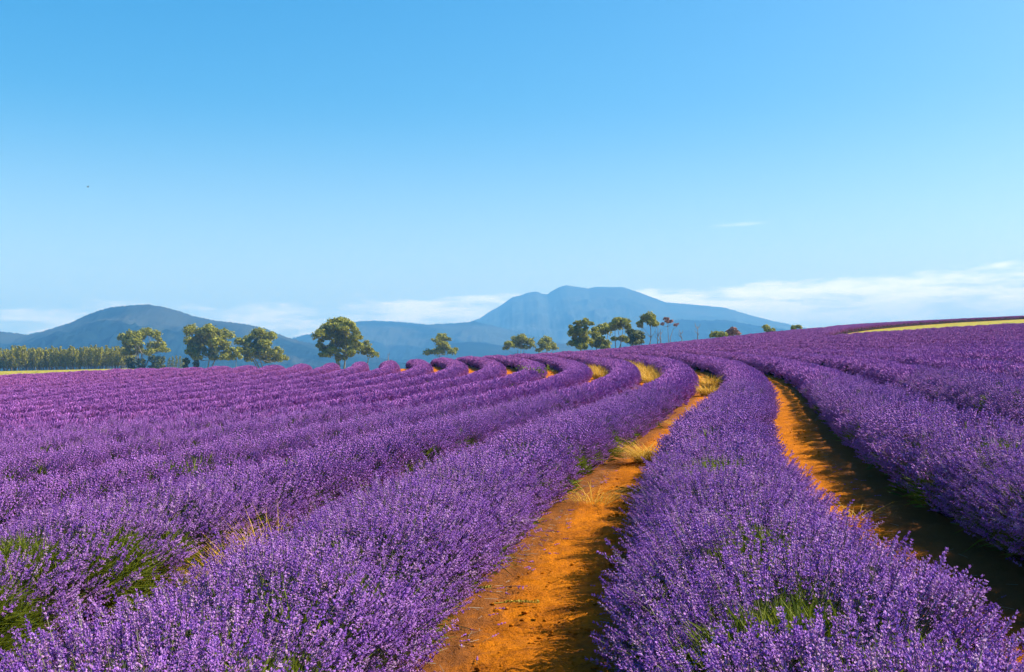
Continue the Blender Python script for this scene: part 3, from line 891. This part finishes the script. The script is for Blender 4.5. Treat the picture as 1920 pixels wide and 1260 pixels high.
def tree(name, label, cat, D, xb, clumps, stems=1, leaf=GUM, bark=BARK, seed=0, group=None, dens=1.0, trunk_r=0.30, dark=()):
    r = np.random.default_rng(900 + seed)
    m = D / FPX
    X0, Y0 = (xb - CXP) * m, D
    z0 = h1(X0, Y0)
    root = empty(name, (X0, Y0, z0))
    tag(root, label, cat, group)
    cl = []
    for (px, py, pr) in clumps:
        x = (px - xb) * m; z = EYE + (YHOR - py) * m - z0
        spread = max(abs(c[0] - xb) for c in clumps) * m + 1.0
        y = r.uniform(-1, 1) * math.sqrt(max(spread ** 2 - x * x, 1.0)) * 0.7
        cl.append((np.array([x, y, max(z, pr * m * 0.6)]), pr * m * (1.75 if D > 315 else 1.95)))
    fill = []
    for i in range(len(cl)):
        for j in range(i):
            (a, ra), (b, rb) = cl[i], cl[j]
            if np.hypot(a[0] - b[0], a[2] - b[2]) < 0.95 * (ra + rb) and r.random() < 0.8:
                fill.append(((a + b) / 2 + r.normal(0, .2, 3), 0.55 * (ra + rb) / 2))
    top = max(c[0][2] for c in cl)
    mb = MB()
    bases = [np.array([(i - (stems - 1) / 2) * 0.9 + r.normal(0, .2), r.normal(0, .5), -0.3]) for i in range(stems)]
    forks = []
    for b in bases:
        near = [c for c in cl if c[0][2] > top * 0.45] or cl
        tgt = near[r.integers(0, len(near))][0]
        f = b * 0.3 + np.array([tgt[0] * 0.35 + b[0] * .5, tgt[1] * 0.35, top * r.uniform(0.35, 0.5)])
        md = (b + f) / 2 + np.array([r.normal(0, .3), r.normal(0, .3), 0])
        up = f + np.array([tgt[0] - f[0], tgt[1] - f[1], 0]) * 0.5 + np.array([0, 0, max(tgt[2] - f[2], 0.5) * 0.7])
        tube(mb, [b, md, f, up], [trunk_r, trunk_r * 0.8, trunk_r * 0.62, trunk_r * 0.3], 6)
        forks += [f, md * 0.3 + f * 0.7, up]
    for c, rad in cl:
        f = min(forks, key=lambda q: np.linalg.norm(q - c) + (3 if q[2] > c[2] else 0))
        md = (f + c) / 2 + np.array([r.normal(0, .25), r.normal(0, .25), -0.12 * np.linalg.norm(c - f)])
        tube(mb, [f, md, c], [trunk_r * 0.4, trunk_r * 0.26, trunk_r * 0.1], 4)
        for _ in range(2):
            tube(mb, [md * .4 + c * .6, c + r.normal(0, .5, 3) * rad], [trunk_r * 0.16, trunk_r * 0.07], 3)
    mb.obj('trunk', bark, root, True, True)
    mb = MB()
    for c, rad in cl + fill:
        # a clump is a handful of tighter sprays, with air between them
        n = max(5, int(8 * dens))
        for _ in range(n):
            d = r.normal(0, 1, 3); d /= np.linalg.norm(d); d[2] = abs(d[2]) * 0.9 - 0.25
            leaf_cloud(mb, r, c + d * rad * 0.6, rad * r.uniform(0.42, 0.66), int(34 * dens * max(1, rad / 1.5)), 0.28 + 0.05 * rad)
    mb.obj('crown', leaf, root, True)
    if dark:
        mb = MB()
        for (px, py, pr) in dark:
            ct = np.array([(px - xb) * m, r.uniform(-2, 0.5), max(EYE + (YHOR - py) * m - z0, pr * m * .5)])
            zz = ct[2]
            while zz > 0:
                c = np.array([ct[0], ct[1], zz]); zz -= pr * m * 0.8
                for _ in range(6):
                    d = r.normal(0, 1, 3); d /= np.linalg.norm(d); d[2] = abs(d[2])
                    leaf_cloud(mb, r, c + d * pr * m * 0.6, pr * m * 0.65, 40, 0.35)
        mb.obj('crown', GUMDARK, root, True)['label'] = 'dark bushy regrowth round the foot of the tree'
    return root
tree('gum_tree', 'multi stemmed olive gum tree with dark shrubs at its foot, beside the plantation', 'tree', 400, 265,
     [(228, 634, 8), (233, 648, 6), (254, 629, 9), (269, 623, 9), (286, 627, 8), (247, 641, 7), (296, 645, 6), (303, 636, 4), (309, 657, 7), (262, 643, 9), (279, 648, 8), (258, 658, 8), (288, 662, 7), (240, 662, 6)], 4, seed=1, dark=[(246, 676, 9), (264, 680, 10), (286, 676, 10), (304, 675, 9)])
tree('gum_tree', 'double crowned green gum tree with two pale trunks', 'tree', 380, 392,
     [(366, 622, 11), (355, 640, 9), (380, 636, 10), (368, 653, 10), (400, 622, 11), (419, 630, 11), (410, 645, 11), (427, 647, 7), (394, 660, 7), (357, 660, 7), (420, 662, 6), (385, 625, 7), (362, 669, 6), (378, 671, 6), (402, 671, 6), (424, 671, 6)], 2, seed=2, dens=1.25, dark=[(351, 677, 7), (369, 678, 6)])
tree('gum_tree', 'small yellowish gum sapling squeezed between the double crowned tree and the next', 'tree', 370, 440, [(437, 658, 6), (443, 668, 6), (433, 672, 5), (446, 655, 4)], 1, seed=3, trunk_r=.15)
tree('gum_tree', 'wide olive brown gum tree, third of the tall trees from the plantation', 'tree', 390, 492,
     [(490, 626, 10), (474, 633, 10), (506, 633, 10), (499, 645, 9), (484, 653, 9), (460, 645, 8), (451, 640, 6), (470, 661, 8), (502, 660, 10), (524, 660, 8), (530, 673, 7), (455, 663, 7), (515, 672, 8), (485, 670, 7), (463, 674, 6), (500, 677, 6)], 3, seed=4)
tree('gum_tree', 'tallest full crowned green gum tree standing alone', 'tree', 330, 640,
     [(620, 607, 9), (638, 604, 9), (655, 610, 8), (603, 629, 8), (612, 616, 8), (668, 622, 6), (671, 634, 8), (624, 626, 8), (646, 630, 8), (660, 645, 7), (624, 643, 8), (645, 650, 7), (610, 655, 7), (599, 648, 5), (618, 666, 6), (641, 672, 7), (662, 662, 6), (632, 614, 7), (648, 617, 6), (636, 636, 7), (606, 664, 6), (629, 660, 6), (651, 663, 6), (672, 650, 6)], 3, seed=5, dens=1.3, trunk_r=.36)
tree('gum_tree', 'low sparse gum tree leaning out beside the tallest gum', 'tree', 335, 688, [(685, 645, 6), (693, 653, 4), (689, 662, 7), (676, 660, 5), (706, 666, 5), (697, 660, 4)], 2, seed=6, trunk_r=.18, dens=.8)
tree('gum_tree', 'small round topped gum tree above the curved hedge ends, left of the flat topped mountain', 'tree', 420, 828,
     [(827, 633, 8), (816, 639, 4), (838, 636, 5), (831, 650, 8), (816, 657, 5), (803, 662, 6), (847, 660, 6), (855, 655, 3), (824, 660, 7)], 2, seed=7, trunk_r=.2)
tree('gum_tree', 'umbrella shaped gum tree below the left end of the mountain', 'tree', 400, 974,
     [(980, 634, 7), (966, 638, 7), (991, 642, 8), (971, 648, 6), (955, 646, 6), (949, 653, 4), (985, 651, 5), (999, 649, 4)], 3, seed=8, trunk_r=.2)
tree('gum_tree', 'small bushy gum tree next to the umbrella shaped one', 'tree', 405, 1024, [(1024, 637, 7), (1015, 645, 6), (1033, 648, 7), (1041, 653, 4), (1022, 652, 7), (1009, 656, 4)], 2, seed=9, trunk_r=.2)
tree('gum_tree', 'tiered gum tree at the left end of the clump on the ridge', 'tree', 300, 1090,
     [(1093, 603, 6), (1081, 606, 4), (1105, 608, 4), (1069, 614, 3), (1073, 626, 6), (1086, 618, 6), (1096, 622, 6), (1100, 638, 8), (1084, 643, 7), (1072, 645, 5), (1091, 650, 6), (1088, 630, 6)], 2, seed=10, trunk_r=.2)
tree('gum_tree', 'slender bushy gum tree, second in the clump on the ridge', 'tree', 305, 1117, [(1115, 617, 4), (1112, 627, 5), (1121, 635, 7), (1117, 644, 7), (1124, 650, 6)], 1, seed=11, trunk_r=.18)
tree('gum_tree', 'dark round headed gum tree, third in the clump on the ridge', 'tree', 308, 1135, [(1132, 612, 7), (1141, 617, 5), (1127, 620, 5), (1136, 622, 6), (1134, 643, 6), (1139, 650, 5)], 1, seed=12, trunk_r=.18)
tree('gum_tree', 'bright topped gum tree with bare stems, middle of the clump on the ridge', 'tree', 302, 1162,
     [(1161, 602, 7), (1152, 608, 6), (1171, 606, 6), (1156, 613, 6), (1178, 613, 4), (1153, 635, 4), (1170, 636, 6), (1148, 618, 4)], 3, seed=13, trunk_r=.18)
tree('gum_tree', 'low dark gum tree between the bright topped and the tall umbrella gum', 'tree', 310, 1190, [(1183, 622, 5), (1189, 631, 6), (1181, 638, 6), (1199, 626, 5), (1205, 633, 4), (1202, 641, 6), (1187, 643, 6)], 2, seed=14, trunk_r=.16, leaf=GUMDARK)
tree('gum_tree', 'tall bare stemmed umbrella gum at the right end of the clump on the ridge', 'tree', 300, 1222,
     [(1217, 593, 6), (1208, 596, 5), (1227, 595, 5), (1199, 607, 3.5), (1202, 611, 3), (1222, 605, 6), (1232, 609, 4), (1213, 602, 4)], 1, seed=15, trunk_r=.2)
tree('rusty_tree', 'dying tree with a fan of branches and rusty pink leaf tufts', 'tree', 298, 1252,
     [(1248, 598, 3), (1244, 608, 2.5), (1259, 603, 3.5), (1270, 609, 3), (1253, 601, 2)], 2, seed=16, leaf=RUST, bark=DEADBARK, trunk_r=.15, dens=.6)
tree('low_tree', 'green bush crown just showing over the skyline, beside a rusty one', 'tree', 260, 1345, [(1338, 629, 5), (1346, 627, 5), (1353, 629, 5)], 1, seed=17, trunk_r=.12)
tree('low_tree', 'rusty brown bush crown just showing over the skyline', 'tree', 262, 1373, [(1367, 625, 5), (1374, 621, 5), (1380, 625, 5)], 1, seed=18, leaf=RUST, trunk_r=.12)
tree('low_tree', 'narrow green bush crown on the skyline at the foot of the mountain', 'tree', 300, 1441, [(1440, 613, 4), (1441, 619, 4), (1449, 619, 3)], 1, seed=19, trunk_r=.12)
tree('low_tree', 'green bush crown on the skyline where the mountain ends', 'tree', 320, 1494, [(1489, 615, 4), (1497, 614, 4)], 1, seed=20, trunk_r=.12)
def dead_pole(D, xb, ytop, seed, label):
    r = np.random.default_rng(seed)
    m = D / FPX; X0 = (xb - CXP) * m; z0 = h1(X0, D)
    root = empty('dead_tree', (X0, D, z0)); tag(root, label, 'tree', 'bare dead trees on the ridge')
    hgt = EYE + (YHOR - ytop) * m - z0
    mb = MB(); tube(mb, [(0, 0, -.3), (r.normal(0, .15), 0, hgt * .5), (r.normal(0, .2), 0, hgt)], [.16, .12, .04], 5)
    mb.obj('trunk', DEADBARK, root, True, True)
    for i in range(5):
        z = hgt * r.uniform(.35, .9); a = r.uniform(0, 6.28); l = hgt * r.uniform(.1, .22)
        mb = MB(); tube(mb, [(0, 0, z), (math.cos(a) * l * .6, math.sin(a) * l * .6, z + l * .6), (math.cos(a) * l * .8, math.sin(a) * l * .8, z + l * 1.3)], [.07, .05, .02], 4)
        mb.obj('branch', DEADBARK, root, True, True)
dead_pole(299, 1233, 612, 1, 'bare grey dead tree close beside the tall umbrella gum')
dead_pole(301, 1239, 618, 2, 'shorter grey dead stem before the rusty pink tree')
dead_pole(297, 1277, 617, 3, 'bare dead stem just past the rusty pink tree')
dead_pole(290, 1309, 611, 4, 'lone thin dead stem on the skyline between rusty tree and bush crowns')
dead_pole(330, 729, 661, 5, 'low bare dead stem past the sparse leaning gum')
# plantation in ranks at the far end of the field
def plantation():
    protos = []
    for v in range(4):
        r = np.random.default_rng(1500 + v)
        root = empty('plantation_tree', (0, 0, 0))
        tag(root, 'slim dark green tree in the dense plantation past the yellow grass', 'tree', 'plantation trees in close ranks')
        H = 8.6 * (0.92 + 0.06 * v)
        mb = MB(); tube(mb, [(0, 0, -.3), (r.normal(0, .1), 0, H * .5), (0, 0, H * .95)], [.13, .1, .03], 5)
        mb.obj('trunk', BARK, root, True, True)
        mb = MB()
        for i in range(13):
            z = H * (0.24 + 0.72 * i / 12); rad = 1.5 * (1.1 - 0.75 * (i / 12) ** 1.5)
            for _ in range(2):
                a = r.uniform(0, 6.28)
                leaf_cloud(mb, r, (math.cos(a) * rad * .45, math.sin(a) * rad * .45, z), rad * .7, 20, 0.24, 1.0)
        mb.obj('crown', PINE, root, True)
        protos.append(root)
    spots = []
    r = np.random.default_rng(77)
    for rank, D in enumerate((430, 434, 438.5, 443)):
        for px in np.arange(-60, 246, 4.7):
            spots.append((px + r.normal(0, 2.2), D + r.normal(0, 1.0)))
    for px in (318, 324, 331, 338, 344): spots.append((px, 445))
    used = 0
    for i, (px, D) in enumerate(spots):
        p = protos[i % 4] if i >= 4 else protos[i]
        if i < 4: o = p
        else:
            o = p.copy(); COL.objects.link(o)
            for ch in p.children:
                c = ch.copy(); COL.objects.link(c); c.parent = o
        X = (px - CXP) / FPX * D
        o.location = (X, D, h1(X, D))
        sc = r.uniform(0.84, 1.06) * (1.14 if 22 < px < 46 else 1.0) * (0.72 if px > 300 else 1)
        o.scale = (sc * r.uniform(.9, 1.15), sc * r.uniform(.9, 1.15), sc)
        o.rotation_euler = (0, 0, r.uniform(0, 6.28))
plantation()

# ------------------------------------------------------------------ dry grass in the paths
STRAW = leaf_material('dry_straw', [(0.1, (0.40, 0.20, 0.02)), (0.5, (0.62, 0.36, 0.035)), (0.9, (0.72, 0.50, 0.13))], 0.35)
def straw_tuft(label, X, Y, n, hgt, spread, seed, flat=0.0, group='dry grass tufts in the soil paths'):
    r = np.random.default_rng(2000 + seed)
    mb = MB()
    for i in range(n):
        a = r.uniform(0, 6.28); q = spread * 0.35 * math.sqrt(r.random())
        p = np.array([math.cos(a) * q, math.sin(a) * q, -0.02])
        a2 = a + r.normal(0, 0.9); lean = r.uniform(0.15, 1.0) + flat
        L = hgt * r.uniform(0.5, 1.25)
        o_ = np.array([math.cos(a2), math.sin(a2), 0]); w = np.array([-math.sin(a2), math.cos(a2), 0]) * r.uniform(0.002, 0.004) * max(1.0, Y / 12)
        pts = []
        for t in (0, .35, .7, 1):
            pts.append(p + o_ * (lean * L * t * (0.5 + 0.5 * t)) + np.array([0, 0, L * max(t * (1 - 0.42 * min(lean, 1.6) * t), 0.02 + 0.03 * r.random())]))
        v = []
        for t, c in enumerate(pts):
            k = (1, .9, .6, .1)[t]
            v += [c - w * k, c + w * k]
        mb.add(v, [(0, 1, 3, 2), (2, 3, 5, 4), (4, 5, 7, 6)], 0.0)
    o = mb.obj('dry_grass_tuft', STRAW, None, True)
    o.location = (X, Y, h1(X, Y))
    tag(o, label, 'grass tuft', group)
def on_path(s, row, side=0.0):
    x, y, _ = line_at(np.array([s]), (row - 0.5) * PITCH + side)
    return float(x[0]), float(y[0])
x, y = on_path(17.0, 0.5, 0.02); straw_tuft('big golden straw tussock fanning out halfway along the wide soil path', x, y, 460, 0.55, 0.55, 1, 0.75)
x, y = on_path(12.5, 0.5, -0.22); straw_tuft('thin bent wisps of straw at the hedge foot, nearer than the big tussock', x, y, 90, 0.45, 0.55, 2, 1.1)
x, y = on_path(24.0, 0.5, -0.05); straw_tuft('small straw tuft on the wide path beyond the big tussock', x, y, 110, 0.34, 0.5, 3, 0.9)
x, y = on_path(28.3, 0.5, 0.0); straw_tuft('small pale straw wisp farther up the wide path', x, y, 90, 0.35, 0.5, 4, 0.9)
x, y = on_path(36.0, 0.5, 0.0); straw_tuft('tall golden tussock at the bend of the wide path', x, y, 300, 0.6, 0.8, 5, 0.5)
x, y = on_path(40.5, 0.5, 0.0); straw_tuft('golden tussock half shaded at the far end of the wide path', x, y, 300, 0.65, 0.9, 6, 0.3)
for i, sv in enumerate((45.5, 48, 50.5, 53, 55.5, 58.5, 62, 65.5)):
    x, y = on_path(sv, -0.5, 0.08 * (-1) ** i)
    straw_tuft('golden grass clump filling the bend of the second soil path', x, y, 260, 0.62, 1.1, 20 + i, 0.1, 'golden grass filling the second path')
for i, sv in enumerate((54, 57, 60, 63)):
    x, y = on_path(sv, -1.5, 0.06 * (-1) ** i)
    straw_tuft('golden grass clump in the small bright gap of the third path', x, y, 260, 0.6, 1.1, 40 + i, 0.1, 'golden grass filling the third path')
x, y = on_path(7.85, -0.5, -0.10); straw_tuft('pale straw tussock wedged between the two hedges at lower left', x, y, 420, 0.62, 0.6, 60, 0.45)
x, y = on_path(8.35, -0.5, -0.08); straw_tuft('second upright straw tuft behind the pale tussock at lower left', x, y, 200, 0.66, 0.5, 61, 0.1)
x, y = on_path(10.6, 1.5, 0.1); straw_tuft('flattened straw scraps in the shaded narrow path', x, y, 40, 0.35, 0.5, 62, 1.0)

# green weed growing out of a gap in a far hedge
def weed(label, X, Y, n, hgt, seed, zoff=0.0):
    r = np.random.default_rng(2600 + seed); mb = MB()
    for i in range(n):
        c = np.array([r.normal(0, hgt * .5), r.normal(0, hgt * .5), hgt * r.uniform(.2, 1)])
        leaf_cloud(mb, r, c, hgt * .22, 10, 0.05)
    o = mb.obj('green_weed', LEAF, None, True); o.location = (X, Y, h1(X, Y) + zoff); tag(o, label, 'weed')
x, y = on_path(50.5, -3.0, 0.3); weed('leafy green weed bush in a gap of a far lavender hedge', x, y, 40, 0.85, 1)
def weed_stem(label, X, Y, L, ang, seed):
    r = np.random.default_rng(seed)
    m, nt, b = material('yellow_weed'); b.inputs['Roughness'].default_value = 0.7
    n = nd(nt, 'ShaderNodeTexNoise'); n.inputs['Scale'].default_value = 60
    nt.links.new(ramp(nt, n.outputs[0], [(0.4, (0.28, 0.25, 0.02)), (0.6, (0.55, 0.45, 0.04))]), b.inputs['Base Color'])
    root = empty('fallen_weed', (X, Y, h1(X, Y) + 0.03)); root.rotation_euler = (0, 0, ang); tag(root, label, 'weed')
    mb = MB(); tube(mb, [(0, 0, 0), (L * .5, .01, .012), (L, -.01, .0)], [.004, .004, .002], 5); mb.obj('stem', m, root, True, True)
    mb = MB()
    for i in range(13):
        leaf_cloud(mb, r, (L * (0.25 + 0.75 * i / 12), r.normal(0, .006), .012), .013, 9, .009)
    o = mb.obj('flowers', m, root, True); o['kind'] = 'stuff'
x, y = on_path(7.35, 0.5, -0.42); weed_stem('yellow green weed stem lying on the orange soil path', x, y, 0.30, 0.06, 5)
x, y = on_path(7.8, 0.5, -0.62); weed_stem('short yellow weed sprig poking out from the hedge foot', x, y, 0.14, 0.8, 6)

# loose clods and stalk litter on the paths
def litter():
    r = np.random.default_rng(31)
    mb = MB()
    ico = [(0, 0, 1), (.89, 0, .45), (.28, .85, .45), (-.72, .53, .45), (-.72, -.53, .45), (.28, -.85, .45), (.72, .53, -.3), (-.28, .85, -.3), (-.89, 0, -.3), (-.28, -.85, -.3), (.72, -.53, -.3)]
    fc = [(0, 1, 2), (0, 2, 3), (0, 3, 4), (0, 4, 5), (0, 5, 1), (1, 6, 2), (2, 7, 3), (3, 8, 4), (4, 9, 5), (5, 10, 1), (2, 6, 7), (3, 7, 8), (4, 8, 9), (5, 9, 10), (1, 10, 6)]
    for i in range(2600):
        row = 0.5 if r.random() < 0.7 else 1.5
        s = 4 + 18 * r.random() ** 1.5; side = r.normal(0, 0.26)
        x, y = on_path(s, row, side); z = h1(x, y)
        k = 0.004 + 0.020 * r.random() ** 4
        q = r.uniform(.6, 1.3, 3) * k
        mb.add([(x + p[0] * q[0] * r.uniform(.8, 1.2), y + p[1] * q[1] * r.uniform(.8, 1.2), z + p[2] * q[2] * .8) for p in ico], fc, 0.0)
    o = mb.obj('soil_clods', SOIL, None, True); tag(o, 'small crumbs and clods of orange soil on the paths', None, None, 'stuff')
    mb = MB()
    for i in range(420):
        row = 0.5 if r.random() < 0.75 else 1.5
        s = 4 + 16 * r.random() ** 1.3; side = (0.36 + abs(r.normal(0, .16))) * (1 if r.random() < .45 else -1)
        x, y = on_path(s, row, side); z = h1(x, y) + .012
        a = r.uniform(0, 6.28); l = r.uniform(.03, .13)
        tube(mb, [(x, y, z), (x + math.cos(a) * l, y + math.sin(a) * l, z + r.uniform(0, .02))], [.0018, .0012], 3)
    o = mb.obj('stalk_litter', BARK, None, True); tag(o, 'broken dry stalks scattered on the soil at the hedge feet', None, None, 'stuff')
litter()
def fallen_flowers():
    r = np.random.default_rng(57); mb = MB()
    for i in range(260):
        row = 0.5 if r.random() < 0.75 else 1.5
        s_ = 4 + 12 * r.random() ** 1.2; side = (0.30 + abs(r.normal(0, .14))) * (1 if r.random() < .4 else -1)
        x, y = on_path(s_, row, side); z = h1(x, y) + .014
        a = r.uniform(0, 6.28)
        spike_mid(mb, r, np.array([x, y, z]), (math.cos(a), math.sin(a), r.uniform(0, .15)), r.uniform(.06, .16), .05, .014)
    o = mb.obj('fallen_flowers', FLOWER, None, True); tag(o, 'broken lavender heads lying on the soil along the hedges', None, None, 'stuff')
fallen_flowers()

# ------------------------------------------------------------------ birds
def bird(label, px, py, D, span, heading, flap, seed):
    m, nt, b = material('dark_feathers'); b.inputs['Roughness'].default_value = 0.7
    n = nd(nt, 'ShaderNodeTexNoise'); n.inputs['Scale'].default_value = 20
    nt.links.new(ramp(nt, n.outputs[0], [(0.4, (0.015, 0.014, 0.014)), (0.6, (0.04, 0.036, 0.034))]), b.inputs['Base Color'])
    root = empty('bird', ((px - CXP) / FPX * D, D, EYE + (YHOR - py) / FPX * D)); root.rotation_euler = (0, 0, heading); tag(root, label, 'bird')
    L = span * 0.5
    mb = MB(); tube(mb, [(-L * .62, 0, .0), (-L * .35, 0, 0), (0, 0, 0), (L * .3, 0, .01), (L * .42, 0, .03), (L * .55, 0, .02)], [.008 * span, .05 * span, .075 * span, .05 * span, .045 * span, .003 * span], 8)
    mb.obj('body', m, root, True, True)
    for sg in (-1, 1):
        mb = MB(); v = []
        for t, c0, c1 in ((0, .16, -.14), (.35, .2, -.12), (.7, .14, -.1), (1, -.02, -.08)):
            y = sg * t * span * .5 * math.cos(flap); z = t * span * .5 * math.sin(flap) * (1.2 - .4 * t)
            v += [(c0 * L, y, z + .006 * span), (c1 * L, y, z), (c0 * L, y, z - .006 * span)]
        f = []
        for i in range(3):
            for k in range(3): f.append((i * 3 + k, i * 3 + (k + 1) % 3, i * 3 + 3 + (k + 1) % 3, i * 3 + 3 + k))
        mb.add(v, f, 0.0); mb.obj('wing', m, root, True)
    mb = MB(); mb.add([(-L * .5, 0, .004), (-L * .95, .09 * span, 0), (-L * .95, -.09 * span, 0), (-L * .5, 0, -.004)], [(0, 1, 2), (3, 2, 1), (0, 3, 1), (0, 2, 3)], 0.0); mb.obj('tail', m, root, True)
bird('small dark bird in the clear blue sky over the forested hill', 160, 349, 95, 0.42, 1.2, 1.05, 1)
bird('tiny bird gliding over the top of the flat topped mountain', 1124, 516, 420, 0.9, 0.2, 0.12, 2)
